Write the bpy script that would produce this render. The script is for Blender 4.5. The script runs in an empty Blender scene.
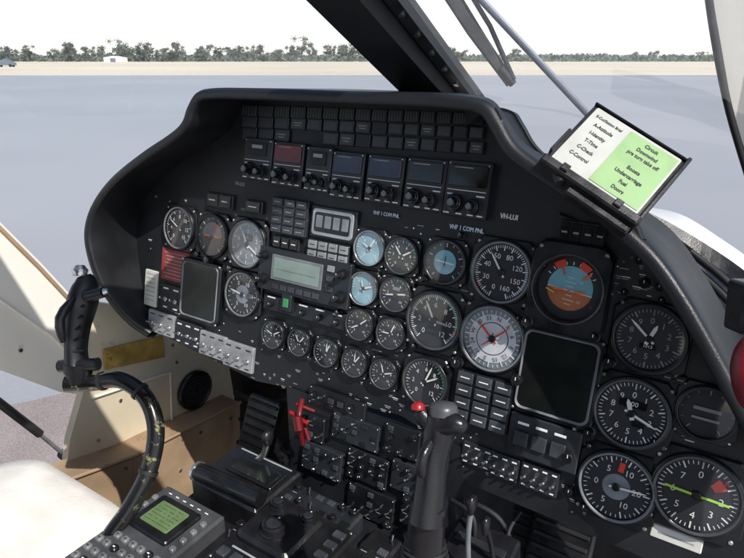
import bpy, math, random
from mathutils import Vector, Matrix
random.seed(7)
V=Vector
# ------------------------------------------------------------------ camera frame
CH=2.0; FP=600.0
ya=math.radians(33); pi_=math.radians(20.2)
Rv=V((math.cos(ya),math.sin(ya),0)); Fh=V((-math.sin(ya),math.cos(ya),0))
Fv=Fh*math.cos(pi_)+V((0,0,-math.sin(pi_))); Uv=Fh*math.sin(pi_)+V((0,0,math.cos(pi_)))
C=V((0,0,CH))
def ray(x,y): return Rv*((x-372)/FP)+Uv*((279-y)/FP)+Fv
def W(x,y,t): return C+ray(x,y)*t
def onp(x,y,p0,n):
    d=ray(x,y); return C+d*((p0-C).dot(n)/d.dot(n))
def PX(x,y,xv): return onp(x,y,V((xv,0,0)),V((1,0,0)))
def PY(x,y,yv): return onp(x,y,V((0,yv,0)),V((0,1,0)))
def PZ(x,y,zv): return onp(x,y,V((0,0,CH+zv)),V((0,0,1)))
# ------------------------------------------------------------------ materials
MT={}
def mat(name,col,rough=.5,metal=0.,var=.25,scale=30.,bump=0.,bscale=400.,emit=0.,spec=.5,coat=0.,wear=None,wpos=.62):
    if name in MT: return MT[name]
    m=bpy.data.materials.new(name); m.use_nodes=True; nt=m.node_tree; b=nt.nodes['Principled BSDF']
    b.inputs['Roughness'].default_value=rough; b.inputs['Metallic'].default_value=metal
    b.inputs['Specular IOR Level'].default_value=spec; b.inputs['Coat Weight'].default_value=coat
    tc=nt.nodes.new('ShaderNodeTexCoord')
    n=nt.nodes.new('ShaderNodeTexNoise'); n.inputs['Scale'].default_value=scale; n.inputs['Detail'].default_value=6
    nt.links.new(tc.outputs['Object'],n.inputs['Vector'])
    r=nt.nodes.new('ShaderNodeValToRGB'); e=r.color_ramp.elements
    e[0].position=.3; e[1].position=.7
    e[0].color=tuple(c*(1-var) for c in col)+(1,); e[1].color=tuple(min(1,c*(1+var)) for c in col)+(1,)
    nt.links.new(n.outputs['Fac'],r.inputs['Fac']); out=r.outputs['Color']
    if wear:
        n3=nt.nodes.new('ShaderNodeTexNoise'); n3.inputs['Scale'].default_value=scale*1.7; n3.inputs['Detail'].default_value=9; n3.inputs['Roughness'].default_value=.7
        nt.links.new(tc.outputs['Object'],n3.inputs['Vector'])
        r3=nt.nodes.new('ShaderNodeValToRGB'); r3.color_ramp.elements[0].position=wpos; r3.color_ramp.elements[1].position=wpos+.04
        nt.links.new(n3.outputs['Fac'],r3.inputs['Fac'])
        mx=nt.nodes.new('ShaderNodeMix'); mx.data_type='RGBA'; mx.inputs['B'].default_value=tuple(wear)+(1,)
        nt.links.new(r3.outputs['Color'],mx.inputs['Factor']); nt.links.new(out,mx.inputs['A']); out=mx.outputs['Result']
    nt.links.new(out,b.inputs['Base Color'])
    mr=nt.nodes.new('ShaderNodeMapRange'); mr.inputs['To Min'].default_value=max(.02,rough-.1); mr.inputs['To Max'].default_value=min(1,rough+.12)
    mr.inputs['From Min'].default_value=.35; mr.inputs['From Max'].default_value=.65
    nt.links.new(n.outputs['Fac'],mr.inputs['Value']); nt.links.new(mr.outputs['Result'],b.inputs['Roughness'])
    if bump>0:
        n2=nt.nodes.new('ShaderNodeTexNoise'); n2.inputs['Scale'].default_value=bscale; n2.inputs['Detail'].default_value=3
        nt.links.new(tc.outputs['Object'],n2.inputs['Vector'])
        bp=nt.nodes.new('ShaderNodeBump'); bp.inputs['Strength'].default_value=bump; bp.inputs['Distance'].default_value=.001
        nt.links.new(n2.outputs['Fac'],bp.inputs['Height']); nt.links.new(bp.outputs['Normal'],b.inputs['Normal'])
    if emit>0:
        b.inputs['Emission Color'].default_value=tuple(col)+(1,); b.inputs['Emission Strength'].default_value=emit
    MT[name]=m; return m
PANEL=mat('panel_paint',(.009,.0105,.0135),.48,var=.35,scale=12,bump=.3,bscale=700,wear=(.035,.037,.04),wpos=.66)
HOOD=mat('hood_vinyl',(.009,.010,.0125),.42,var=.35,scale=9,bump=.35,bscale=900)
BEZ=mat('bezel_black',(.008,.009,.011),.3,var=.3,bump=.1)
PLATE=mat('faceplate',(.018,.021,.026),.4,var=.35,scale=25,bump=.2,bscale=800,wear=(.10,.105,.11),wpos=.68)
TILE=mat('worn_tile',(.045,.05,.058),.42,var=.45,scale=22,bump=.2,bscale=600,wear=(.13,.135,.14),wpos=.64)
CASE=mat('grey_casing',(.06,.063,.067),.4,var=.3,scale=20,bump=.15,wear=(.22,.22,.22),wpos=.67)
KEYG=mat('key_grey',(.15,.155,.16),.4,var=.3,scale=20)
RING=mat('bezel_ring',(.36,.38,.40),.25,metal=.5,var=.35)
DRING=mat('dark_ring',(.075,.08,.085),.3,metal=.2,var=.4)
GREY=mat('grey_plate',(.17,.185,.20),.4,var=.3)
SILV=mat('silver_plate',(.34,.35,.36),.35,metal=.3,var=.3)
DIAL=mat('dial_black',(.020,.022,.027),.6,var=.2)
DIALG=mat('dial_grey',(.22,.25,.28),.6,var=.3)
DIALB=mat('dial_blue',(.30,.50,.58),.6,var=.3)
DIALW=mat('dial_white',(.62,.64,.67),.6,var=.15)
WHT=mat('marking_white',(.85,.85,.83),.6,var=.1)
BLT=mat('marking_pale_blue',(.62,.72,.85),.6,var=.1)
DIM=mat('marking_dim',(.32,.34,.36),.6,var=.2)
REDM=mat('marking_red',(.75,.06,.03),.5,var=.15)
ORG=mat('needle_orange',(.95,.16,.03),.5,var=.1)
GRN=mat('marking_green',(.05,.30,.11),.5,var=.1)
LIME=mat('needle_lime',(.50,.85,.08),.5,var=.1)
YEL=mat('marking_yellow',(.75,.6,.1),.5,var=.1)
SKYB=mat('ball_blue',(.20,.48,.56),.5,var=.1)
EARTH=mat('ball_brown',(.48,.16,.06),.5,var=.15)
CRT=mat('screen_glass',(.010,.012,.011),.08,var=.2,spec=.6)
LCD=mat('lcd_grey_teal',(.24,.32,.29),.2,var=.15)
LCDG=mat('lcd_olive',(.115,.18,.075),.3,var=.15,emit=.1)
REDG=mat('red_glass',(.14,.015,.018),.15,var=.3)
BLUG=mat('blue_glass',(.03,.04,.075),.15,var=.3)
KNOB=mat('knob_black',(.011,.011,.013),.2,var=.3)
STEEL=mat('steel',(.6,.6,.6),.2,metal=.9,var=.2)
CREAM=mat('cream_lining',(.64,.56,.41),.6,var=.12,scale=6,bump=.3,bscale=60,wear=(.44,.37,.26),wpos=.64)
CREAM2=mat('cream_paint',(.86,.83,.75),.45,var=.06,scale=6,bump=.15,bscale=90,wear=(.64,.58,.48),wpos=.69)
TAN=mat('tan_lining',(.36,.25,.155),.7,var=.25,scale=9,bump=.4,bscale=80,wear=(.2,.13,.08),wpos=.6)
SEATM=mat('seat_fabric',(.78,.75,.70),.85,var=.12,scale=14,bump=.7,bscale=250)
BRASS=mat('worn_brass_placard',(.42,.27,.07),.5,var=.35,scale=30,wear=(.15,.1,.05),wpos=.6)
DARKP=mat('dark_plastic',(.011,.011,.013),.3,var=.3,bump=.2,bscale=600,wear=(.05,.05,.05),wpos=.7)
CAPG=mat('cap_grey',(.07,.073,.078),.35,var=.3)
OLIVE=mat('worn_stick_paint',(.012,.012,.012),.2,var=.5,scale=22,wear=(.24,.23,.10),wpos=.59)
FLOOR=mat('cabin_floor',(.05,.05,.052),.8,var=.4,bump=.4,bscale=100)
WPAINT=mat('white_paint',(.78,.79,.8),.3,var=.04,scale=3)
GREYP=mat('grey_blue_paint',(.14,.17,.22),.4,var=.2)
CARDW=mat('card_white',(.48,.49,.45),.45,var=.08)
PLACW=mat('placard_white',(.66,.66,.6),.5,var=.1)
CARDG=mat('card_green',(.27,.44,.19),.45,var=.08)
INK=mat('ink',(.03,.03,.03),.6,var=.1)
REDPL=mat('red_plastic',(.30,.012,.015),.25,var=.2)
REDDK=mat('dark_red_plastic',(.14,.006,.010),.4,var=.3)
REDPC=mat('red_placard',(.3,.05,.05),.5,var=.2)
RUB=mat('rubber',(.015,.015,.016),.6,var=.3)
def glassmat(name,f0,rough=.03,dust=0.):
    m=bpy.data.materials.new(name); m.use_nodes=True; nt=m.node_tree; nt.nodes.clear()
    o=nt.nodes.new('ShaderNodeOutputMaterial'); mx=nt.nodes.new('ShaderNodeMixShader')
    t=nt.nodes.new('ShaderNodeBsdfTransparent'); g=nt.nodes.new('ShaderNodeBsdfGlossy')
    g.inputs['Roughness'].default_value=rough
    fr=nt.nodes.new('ShaderNodeLayerWeight'); fr.inputs['Blend'].default_value=.5
    pw=nt.nodes.new('ShaderNodeMath'); pw.operation='POWER'; pw.inputs[1].default_value=3.5 if dust==0 else 4.; nt.links.new(fr.outputs['Facing'],pw.inputs[0])
    ml=nt.nodes.new('ShaderNodeMath'); ml.operation='MULTIPLY_ADD'; ml.inputs[1].default_value=.6 if dust==0 else .45; ml.inputs[2].default_value=f0
    nt.links.new(pw.outputs[0],ml.inputs[0]); nt.links.new(ml.outputs[0],mx.inputs['Fac'])
    base=t.outputs[0]
    if dust>0:
        d=nt.nodes.new('ShaderNodeBsdfTranslucent'); d.inputs['Color'].default_value=(.85,.87,.9,1)
        tc=nt.nodes.new('ShaderNodeTexCoord'); n=nt.nodes.new('ShaderNodeTexNoise'); n.inputs['Scale'].default_value=5; n.inputs['Detail'].default_value=10; n.inputs['Roughness'].default_value=.75
        nt.links.new(tc.outputs['Object'],n.inputs['Vector'])
        r=nt.nodes.new('ShaderNodeMapRange'); r.inputs['From Min'].default_value=.35; r.inputs['From Max'].default_value=.75; r.inputs['To Min'].default_value=dust*.4; r.inputs['To Max'].default_value=dust*1.8
        nt.links.new(n.outputs['Fac'],r.inputs['Value'])
        m2=nt.nodes.new('ShaderNodeMixShader'); nt.links.new(r.outputs[0],m2.inputs['Fac']); nt.links.new(t.outputs[0],m2.inputs[1]); nt.links.new(d.outputs[0],m2.inputs[2]); base=m2.outputs[0]
    nt.links.new(base,mx.inputs[1]); nt.links.new(g.outputs[0],mx.inputs[2]); nt.links.new(mx.outputs[0],o.inputs['Surface'])
    return m
GLASS=glassmat('cover_glass',.07,.05)
WGLASS=glassmat('windscreen_glass',.01,dust=.07)
# ------------------------------------------------------------------ mesh builder
TXT={}
def textmesh(s):
    if s in TXT: return TXT[s]
    cu=bpy.data.curves.new('t','FONT'); cu.body=s; cu.size=1; cu.align_x='CENTER'; cu.align_y='CENTER'; cu.resolution_u=2
    ob=bpy.data.objects.new('t',cu); me=bpy.data.meshes.new_from_object(ob)
    r=([v.co.copy() for v in me.vertices],[tuple(p.vertices) for p in me.polygons])
    bpy.data.objects.remove(ob); bpy.data.meshes.remove(me); bpy.data.curves.remove(cu)
    TXT[s]=r; return r
def rrect(w,h,r,n=4):
    r=max(min(r,w/2-1e-5,h/2-1e-5),1e-5); p=[]
    for cx,cy,a0 in((w/2-r,h/2-r,0),(-w/2+r,h/2-r,90),(-w/2+r,-h/2+r,180),(w/2-r,-h/2+r,270)):
        for i in range(n+1):
            a=math.radians(a0+90*i/n); p.append((cx+r*math.cos(a),cy+r*math.sin(a)))
    return p
class MB:
    def __init__(s): s.v=[];s.f=[];s.mi=[];s.sm=[];s.mats=[];s.T=Matrix()
    def add(s,vs,fs,m,smooth=False):
        if m not in s.mats: s.mats.append(m)
        k=s.mats.index(m); b=len(s.v)
        s.v+=[s.T@V(v) for v in vs]
        for f in fs: s.f.append(tuple(b+i for i in f)); s.mi.append(k); s.sm.append(smooth)
    def loops(s,rings,m,smooth=False,cap0=False,cap1=True,closed=True):
        n=len(rings[0]); vs=[p for r in rings for p in r]; fs=[]
        for i in range(len(rings)-1):
            for j in range(n if closed else n-1):
                k=(j+1)%n; fs.append((i*n+j,i*n+k,(i+1)*n+k,(i+1)*n+j))
        s.add(vs,fs,m,smooth)
        if cap0: s.add(rings[0],[tuple(range(n))[::-1]],m)
        if cap1: s.add(rings[-1],[tuple(range(n))],m)
    def box(s,x,y,z,w,h,d,m,r=None,b=None):
        if r is None: r=min(w,h)*.08
        if b is None: b=min(w,h,d)*.15
        R0=[(x+px,y+py,z) for px,py in rrect(w,h,r)]
        R1=[(x+px,y+py,z+d-b) for px,py in rrect(w,h,r)]
        R2=[(x+px,y+py,z+d) for px,py in rrect(w-2*b,h-2*b,max(r-b,1e-4))]
        s.loops([R0,R1,R2],m,cap0=True)
    def lathe(s,prof,m,x=0,y=0,n=32,smooth=True,cap=True):
        rings=[[(x+r*math.cos(2*math.pi*i/n),y+r*math.sin(2*math.pi*i/n),z) for i in range(n)] for r,z in prof]
        s.loops(rings,m,smooth,cap1=cap)
    def knob(s,x,y,z,r,h,m=None,line=True):
        m=m or KNOB; n=20
        s.lathe([(r*1.15,z),(r*1.15,z+h*.2),(r,z+h*.25),(r*.93,z+h*.9),(r*.8,z+h)],m,x,y,n,smooth=False)
        if line: s.box(x,y+r*.4,z+h,r*.14,r*.6,.0004,WHT,r=.0001,b=.0001)
    def screw(s,x,y,z,r=.0022):
        s.lathe([(r,z),(r,z+.0006),(r*.7,z+.0011)],STEEL,x,y,10)
    def poly(s,pts,m): s.add(pts,[tuple(range(len(pts)))],m)
    def slab(s,pts,ext,m,smooth=False):
        e=V(ext); a=[V(p) for p in pts]; b=[p+e for p in a]
        s.loops([a,b],m,smooth,cap0=True)
    def ring(s,r0,r1,a0,a1,z,m,x=0,y=0,n=24):
        vs=[];fs=[]
        for i in range(n+1):
            a=math.radians(90-(a0+(a1-a0)*i/n)); c,q=math.cos(a),math.sin(a)
            vs+=[(x+r0*c,y+r0*q,z),(x+r1*c,y+r1*q,z)]
        for i in range(n): fs.append((2*i+2,2*i,2*i+1,2*i+3))
        s.add(vs,fs,m)
    def bar(s,r0,r1,w,ang,z,m,x=0,y=0,w2=None):
        w2=w if w2 is None else w2
        a=math.radians(90-ang); d=V((math.cos(a),math.sin(a),0)); p=V((-d.y,d.x,0)); o=V((x,y,z))
        s.add([o+d*r0-p*w/2,o+d*r1-p*w2/2,o+d*r1+p*w2/2,o+d*r0+p*w/2],[(0,1,2,3)],m)
    def text(s,t,size,x,y,z,m,rot=0,sx=1.):
        vs,fs=textmesh(t); c,q=math.cos(rot),math.sin(rot)
        s.add([(x+size*(v.x*sx*c-v.y*q),y+size*(v.x*sx*q+v.y*c),z) for v in vs],fs,m)
    def btext(s,t,size,x,y,z,m,sx=1.):
        for k,(ox,oy) in enumerate(((0,0),(.035,0),(.07,.0),(.035,.03))): s.text(t,size,x+size*ox,y+size*oy,z+.00004*k,m,0,sx)
    def tube(s,path,rad,m,n=14,smooth=True,sq=1.):
        path=[V(p) for p in path]; rs=rad if isinstance(rad,(list,tuple)) else [rad]*len(path)
        rings=[]; up=None
        for i,p in enumerate(path):
            t=(path[min(i+1,len(path)-1)]-path[max(i-1,0)]).normalized()
            if up is None:
                up=V((0,0,1)) if abs(t.z)<.9 else V((0,1,0))
            a=(up-t*up.dot(t)).normalized(); b=t.cross(a); up=a
            rings.append([p+a*rs[i]*math.cos(2*math.pi*j/n)+b*rs[i]*sq*math.sin(2*math.pi*j/n) for j in range(n)])
        s.loops(rings,m,smooth,cap0=True)
WM={}
COL=bpy.context.scene.collection
def link(ob,world,parent):
    COL.objects.link(ob); WM[ob]=world.copy()
    if parent is not None:
        ob.parent=parent; ob.matrix_basis=WM[parent].inverted()@world
    else: ob.matrix_basis=world
    return ob
def build(mb,name,world=None,parent=None,**kw):
    world=world or Matrix()
    me=bpy.data.meshes.new(name); me.from_pydata([tuple(v) for v in mb.v],[],mb.f)
    for m in mb.mats: me.materials.append(m)
    me.polygons.foreach_set('material_index',mb.mi); me.polygons.foreach_set('use_smooth',mb.sm); me.update()
    ob=bpy.data.objects.new(name,me)
    for k,v in kw.items(): ob[k]=v
    return link(ob,world,parent)
def worldbuild(mb,name,origin,parent=None,**kw):
    o=V(origin); mb.v=[v-o for v in mb.v]
    return build(mb,name,Matrix.Translation(o),parent,**kw)
def empty(name,loc,label,cat,**kw):
    ob=bpy.data.objects.new(name,None); ob.empty_display_size=.1; ob['label']=label; ob['category']=cat
    for k,v in kw.items(): ob[k]=v
    return link(ob,Matrix.Translation(V(loc)),None)
def crom(pts,sub=6):
    pts=[V(p) for p in pts]; out=[]
    for i in range(len(pts)-1):
        p0=pts[max(i-1,0)];p1=pts[i];p2=pts[i+1];p3=pts[min(i+2,len(pts)-1)]
        for k in range(sub):
            t=k/sub; out.append(.5*((2*p1)+(p2-p0)*t+(2*p0-5*p1+4*p2-p3)*t*t+(3*p1-p0-3*p2+p3)*t**3))
    out.append(pts[-1]); return out
# ------------------------------------------------------------------ instrument panel frame
tilt=math.radians(12.6)
PXa=V((1,0,0)); PUa=V((0,math.sin(tilt),math.cos(tilt))); PNa=V((0,-math.cos(tilt),math.sin(tilt)))
P0=onp(372,300,C+PNa*-.768,PNa)
PM=Matrix.Translation(P0)@Matrix((PXa,PUa,PNa)).transposed().to_4x4()
PMi=PM.inverted()
def pl(x,y,off=0.):
    p=PMi@onp(x,y,P0+PNa*off,PNa); return p.x,p.y
def at(x,y,off=0.):
    u,v=pl(x,y,off); return PM@Matrix.Translation(V((u,v,off)))
def hsize(x,y,h):
    a=pl(x,y-h/2);b=pl(x,y+h/2); return math.hypot(a[0]-b[0],a[1]-b[1])
def wsize(x,y,w):
    return pl(x+w/2,y)[0]-pl(x-w/2,y)[0]
panel=empty('instrument_panel',(P0.x,P0.y,P0.z-.3),'black helicopter instrument panel crowded with round gauges under a padded hood','instrument panel')
E=(V((0,1,-.045))).normalized()
# outline points: x, y, forward length, height of the lip above the panel face
opx=[(147,338,.012,.012),(132,328,.02,.03),(115,311,.03,.055),(99,288,.06,.08),(88,260,.1,.095),(84,232,.1,.10),(91,205,.1,.10),(110,178,.12,.10),(140,153,.12,.10),(168,134,.14,.10),(181,122,.18,.10),(187,106,.22,.10),(196,92,.26,.10),(212,88,.28,.10),(250,88,.28,.10),(350,91,.2,.10),(420,93,.11,.10),(462,96,.05,.10),(480,99,.03,.10),(492,106,.02,.10),(502,122,.02,.10),(518,147,.03,.10),(556,174,.06,.10),(598,202,.08,.10),(638,235,.11,.10),(664,262,.12,.10),(690,300,.12,.10),(712,338,.12,.10),(735,380,.12,.10),(760,425,.12,.10),(800,500,.12,.10)]
oc=[]; oo=[]
for x,y,e,o in opx:
    u,v=pl(x,y,o); oc.append(V((u,v,e))); oo.append(V((o,0,0)))
oc=crom(oc,5); oo=[v.x for v in crom(oo,5)]
def inset(c,d):
    out=[]
    for i,p in enumerate(c):
        t=(c[min(i+1,len(c)-1)]-c[max(i-1,0)]); t=V((t.x,t.y,0)).normalized(); n=V((t.y,-t.x,0))
        out.append(V((p.x+n.x*d,p.y+n.y*d,p.z)))
    return out
inn=inset(oc,.017); ins2=inset(oc,.014)
def LW(p,off): return PM@V((p.x,p.y,off))
EK=1/(-E.dot(PNa))
mb=MB(); rings=[]
for p,r,o in zip(oc,inn,oo):
    a=LW(p,o);c=LW(r,o); e=max(p.z,.006); w=(c-a); dn=.05*min(1,e/.1)
    k=o*EK
    prof=[a+E*e+V((0,0,-dn)),a+E*e,a+E*.2*e,a+E*.004,a+w*.10,a+w*.25-E*.0025,a+w*.75-E*.0025,a+w*.92,c+E*.004,c+E*(.3*k+.003),c+E*(k+.02)]
    rings.append(prof)
n=len(rings[0]); vs=[p for r in rings for p in r]; fs=[]
for i in range(len(rings)-1):
    for j in range(n-1): fs.append((i*n+j,i*n+j+1,(i+1)*n+j+1,(i+1)*n+j))
mb.add(vs,fs,HOOD,True); mb.add([rings[0][k] for k in range(n)],[tuple(range(n))],HOOD)
worldbuild(mb,'glareshield_hood',(P0.x,P0.y,P0.z),panel,label='padded black glareshield hood with rounded lip')
face=[]
for p,o in zip(ins2,oo):
    l=PMi@(LW(p,o)+E*o*EK); face.append((l.x,l.y,0))
low=[pl(820,640),pl(640,556),pl(560,522),pl(455,478),pl(440,440),pl(400,415),pl(290,388),pl(256,381)]
pts=face+[(a,b,0) for a,b in low]
GC=[]
# ------------------------------------------------------------------ gauges
def gauge(x,y,h,dial=DIAL,nums=(),needles=((40,.75,.05,WHT),),sq=True,ring=BEZ,arcs=(),a0=-140,a1=140,ticks=40,maj=4,mark=WHT,ns=.2,extra=None,lab=None,knobs=(),ringw=.07,mid=None):
    S=hsize(x,y,h); r=S/2; M=at(x,y); GC.append((x,y,h))
    mb=MB()
    if sq:
        c=r*.30; q=r*1.0
        o=[(q-c,q),(q,q-c),(q,-q+c),(q-c,-q),(-q+c,-q),(-q,-q+c),(-q,q-c),(-q+c,q)][::-1]
        mb.loops([[(a,d,.0) for a,d in o],[(a,d,.004) for a,d in o],[(a*.97,d*.97,.0055) for a,d in o]],BEZ)
        for sx in(-1,1):
            for sy in(-1,1): mb.screw(sx*r*.82,sy*r*.82,.0055,r*.055)
    Ri=r*.84
    mb.lathe([(r*.97,.002),(r*.97,.009),(r*.94,.011),(r*.90,.011)],BEZ,cap=False,n=44)
    mb.lathe([(r*.90,.0111),(r*(.90-ringw*.5),.0112),(Ri,.0095)],ring,cap=False,n=44)
    mb.lathe([(Ri,.0095),(Ri,.0058)],BEZ,cap=False,n=44)
    for kx,ky,kr in knobs: mb.knob(kx*r,ky*r,.005,kr*r,.014)
    g=build(mb,'gauge',M,panel)
    if lab: g['label']=lab
    mb=MB(); z=.006
    mb.lathe([(Ri,z),(Ri*.5,z)],dial,n=44,smooth=False)
    if mid: mb.lathe([(Ri*mid[0],z+.0003),(Ri*.1,z+.0003)],mid[1],n=40,smooth=False)
    zz=z+.0007
    for a,b,m in arcs: mb.ring(Ri*.86,Ri*.95,a,b,zz+.0001,m)
    for i in range(ticks+1):
        a=a0+(a1-a0)*i/ticks
        if i%maj==0: mb.bar(Ri*.76,Ri*.95,Ri*.04,a,zz+.0003,mark)
        else: mb.bar(Ri*.85,Ri*.95,Ri*.022,a,zz+.0003,mark)
    for i,t in enumerate(nums):
        a=math.radians(90-(a0+(a1-a0)*i/max(1,(len(nums) if abs(a1-a0)>=359 else len(nums)-1))))
        mb.text(t,Ri*ns*1.35,Ri*.58*math.cos(a),Ri*.58*math.sin(a),zz+.0003,mark)
    if extra: extra(mb,Ri,zz+.0005)
    build(mb,'dial',M,g)
    mb=MB()
    for a,l,w,m in needles:
        mb.bar(-Ri*.2,Ri*l*.75,Ri*w*1.3,a,z+.0022,m); mb.bar(Ri*l*.75,Ri*l,Ri*w*1.3,a,z+.0022,m,w2=Ri*w*.3)
    mb.lathe([(Ri*.12,z+.001),(Ri*.12,z+.0026),(Ri*.08,z+.003)],BEZ,n=16)
    if needles: build(mb,'needle',M,g)
    mb=MB(); mb.lathe([(Ri,.0097),(Ri*.6,.0101),(Ri*.2,.0103)],GLASS,n=32,smooth=True)
    build(mb,'cover_glass',M@Matrix.Rotation(math.radians(random.uniform(-1.5,1.5)),4,'Y'),g)
    return g
def win(w,h,t=None,yy=0.,xx=0.,m=CRT,tm=WHT):
    def fn(mb,R,z):
        mb.box(xx*R,yy*R,z-.0004,w*R,h*R,.0006,m,r=.0002,b=.0001)
        if t: mb.text(t,h*R*.9,xx*R,yy*R,z+.0005,tm)
    return fn
D9=[str(i) for i in range(10)]
gauge(182,228,46,DIAL,['0','4','6','8','10','12','15'],((-60,.8,.05,WHT),),ring=GREY,lab='small airspeed gauge with pale needle')
def aiex(mb,R,z):
    mb.ring(0,R*.7,-90,90,z,GREY); mb.ring(0,R*.7,90,270,z,BEZ)
    mb.bar(-R*.55,-R*.15,R*.1,90,z+.0004,ORG); mb.bar(R*.15,R*.55,R*.1,90,z+.0004,ORG); mb.bar(R*.3,R*.7,R*.12,25,z+.0005,REDM)
gauge(215,236,47,DIAL,(),(),extra=aiex,ticks=12,knobs=((0,-1.0,.16),),lab='small attitude gauge with orange bars')
gauge(250,244,52,DIALG,D9,((120,.8,.06,WHT),(-30,.55,.09,WHT)),a0=0,a1=360,ticks=50,maj=5,ring=GREY,extra=win(.6,.22,'0',.3),lab='altimeter with glare painted into its pale dial')  # reflected brightness is put into the grey dial colour
gauge(245,294,48,DIAL,['0','5','10','20','10','5'],((-80,.8,.06,WHT),),a0=-90,a1=270,ticks=24,maj=4,ring=GREY,mid=(.45,DIALG))
gauge(372,248,39,DIALB,['0','4','8','12'],((30,.7,.08,WHT),(-60,.6,.06,WHT)),ring=RING,ticks=24,lab='engine gauge with pale blue glare painted into dial')  # bluish reflected glare is painted in as the dial colour
gauge(366,288,37,DIALB,['0','4','8','12'],((70,.7,.08,WHT),(-20,.6,.06,WHT)),ring=RING,ticks=24,lab='engine gauge with pale blue glare painted into dial')  # same painted-in reflection as the dial above
eng=lambda a,b:dict(nums=['0','2','4','6','8','10'],needles=((a,.75,.07,WHT),(b,.75,.07,WHT)),ring=DRING,ticks=20,maj=2,ns=.17)
gauge(404,256,40,DIAL,arcs=((20,90,GRN),(90,100,REDM)),extra=win(.5,.3,None,-.05),**eng(60,-40))
gauge(398,294,38,DIAL,arcs=((0,90,GRN),(110,120,REDM)),extra=win(.5,.2,None,.35,m=DIALG),**eng(80,-100))
gauge(362,324,34,DIAL,arcs=((0,100,GRN),),**eng(50,-120))
gauge(393,333,34,DIAL,arcs=((20,100,GRN),),**eng(20,-90))
for i,(x,y,h) in enumerate([(276,334,30),(302,342,29),(329,352,31),(357,362,31),(386,373,33)]):
    gauge(x,y,h,DIAL,arcs=((-60+20*i,60,GRN),(80,95,REDM)),**eng(-70+35*i,60-20*i))
gauge(436,320,64,DIAL,[str(i*2) for i in range(7)],((-30,.8,.06,WHT),(95,.7,.07,DIM)),ring=DRING,ticks=60,maj=5,arcs=((30,100,GRN),(105,112,REDM)),extra=win(.5,.16,None,-.4))
gauge(427,381,52,DIAL,['0','2','4','6','8','10','12'],((20,.8,.06,WHT),(60,.7,.06,WHT)),ring=DRING,ticks=30,maj=5,arcs=((40,110,GRN),))
def teal(mb,R,z):
    mb.ring(0,R*.6,-85,95,z,SKYB); mb.ring(0,R*.6,95,275,z,DIALB)
    mb.bar(-R*.5,R*.5,R*.07,95,z+.0004,WHT); mb.bar(-R*.2,R*.3,R*.05,5,z+.0004,INK)
gauge(447,262,48,DIAL,(),(),extra=teal,ticks=12,maj=3,ring=DRING,lab='small gauge with teal ball',knobs=((-.85,-.85,.14),))
gauge(503,272,68,DIAL,['0','30','40','50','80','120','150','160'],((-35,.8,.05,WHT),),ring=GREY,ticks=64,maj=4,a0=-160,a1=160,arcs=((60,140,DIALG),(-130,-120,REDM)),ns=.19,ringw=.09,lab='airspeed indicator with pale ring')
def hsiex(mb,R,z):
    mb.ring(R*.55,R*.8,0,360,z-.0004,DIALW,n=48)
    for i,t in enumerate(['N','3','6','E','12','15','S','21','24','W','30','33']):
        a=math.radians(90-i*30-12); mb.text(t,R*.2,R*.68*math.cos(a),R*.68*math.sin(a),z+.0006,INK,rot=a-math.pi/2)
    mb.ring(0,R*.53,0,360,z-.0002,DIALW,n=30); mb.ring(R*.52,R*.54,0,360,z,INK,n=40)
    mb.bar(-R*.2,R*.2,R*.02,90,z+.0004,INK); mb.bar(-R*.16,R*.2,R*.03,0,z+.0004,INK)
gauge(494,338,72,DIALG,(),((48,.72,.035,REDM),(-48,.72,.05,REDM),(228,.5,.02,REDM)),extra=hsiex,a0=0,a1=360,ticks=36,maj=3,ring=GREY,mark=WHT,knobs=((.88,-.9,.15),(-.88,-.9,.15)),ringw=.08,lab='compass gauge with white card and red needle')
gauge(650,338,74,DIAL,D9,((-50,.8,.06,WHT),(20,.5,.09,WHT)),a0=0,a1=360,ticks=50,maj=5,extra=win(.5,.16,'1013',-.25),knobs=((-.85,-.85,.15),),mark=DIM)
gauge(632,412,76,DIAL,D9,((110,.8,.06,WHT),(-20,.45,.1,WHT)),a0=0,a1=360,ticks=50,maj=5,ring=DRING,extra=lambda mb,R,z:(win(.8,.24,'100',.3)(mb,R,z),win(.35,.16,None,-.3,.25)(mb,R,z)),knobs=((-.9,-.8,.13),),lab='altimeter with numerals zero to nine')
gauge(617,485,76,DIAL,['0','5','10','20','10','5'],((85,.85,.05,WHT),),a0=-90,a1=270,ticks=40,maj=4,ring=GREY,mid=(.4,DIALG),extra=lambda mb,R,z:mb.bar(R*.5,R*.8,R*.16,5,z,REDM),lab='vertical speed indicator with pale needle')
def bdex(mb,R,z):
    mb.bar(-R*.78,-R*.2,R*.07,92,z,LIME); mb.bar(R*.2,R*.78,R*.07,92,z,LIME); mb.text('R',R*.2,R*.62,R*.55,z,REDM)
    mb.ring(R*.45,R*.75,35,60,z,REDM)
gauge(697,493,86,DIAL,['0','1','2','3','4','5','6','7'],((-88,.7,.05,LIME),),a0=0,a1=360,ticks=48,maj=4,extra=bdex,lab='large gauge with green needles and red flag',ring=DRING)
gauge(707,412,58,DIAL,(),(),extra=lambda mb,R,z:(win(1.0,.14,None,.15,m=DIM)(mb,R,z),win(1.0,.1,None,-.25,m=DIM)(mb,R,z)),ticks=10,maj=5,mark=DIM,lab='unlit round gauge with two pale bars')
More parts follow.
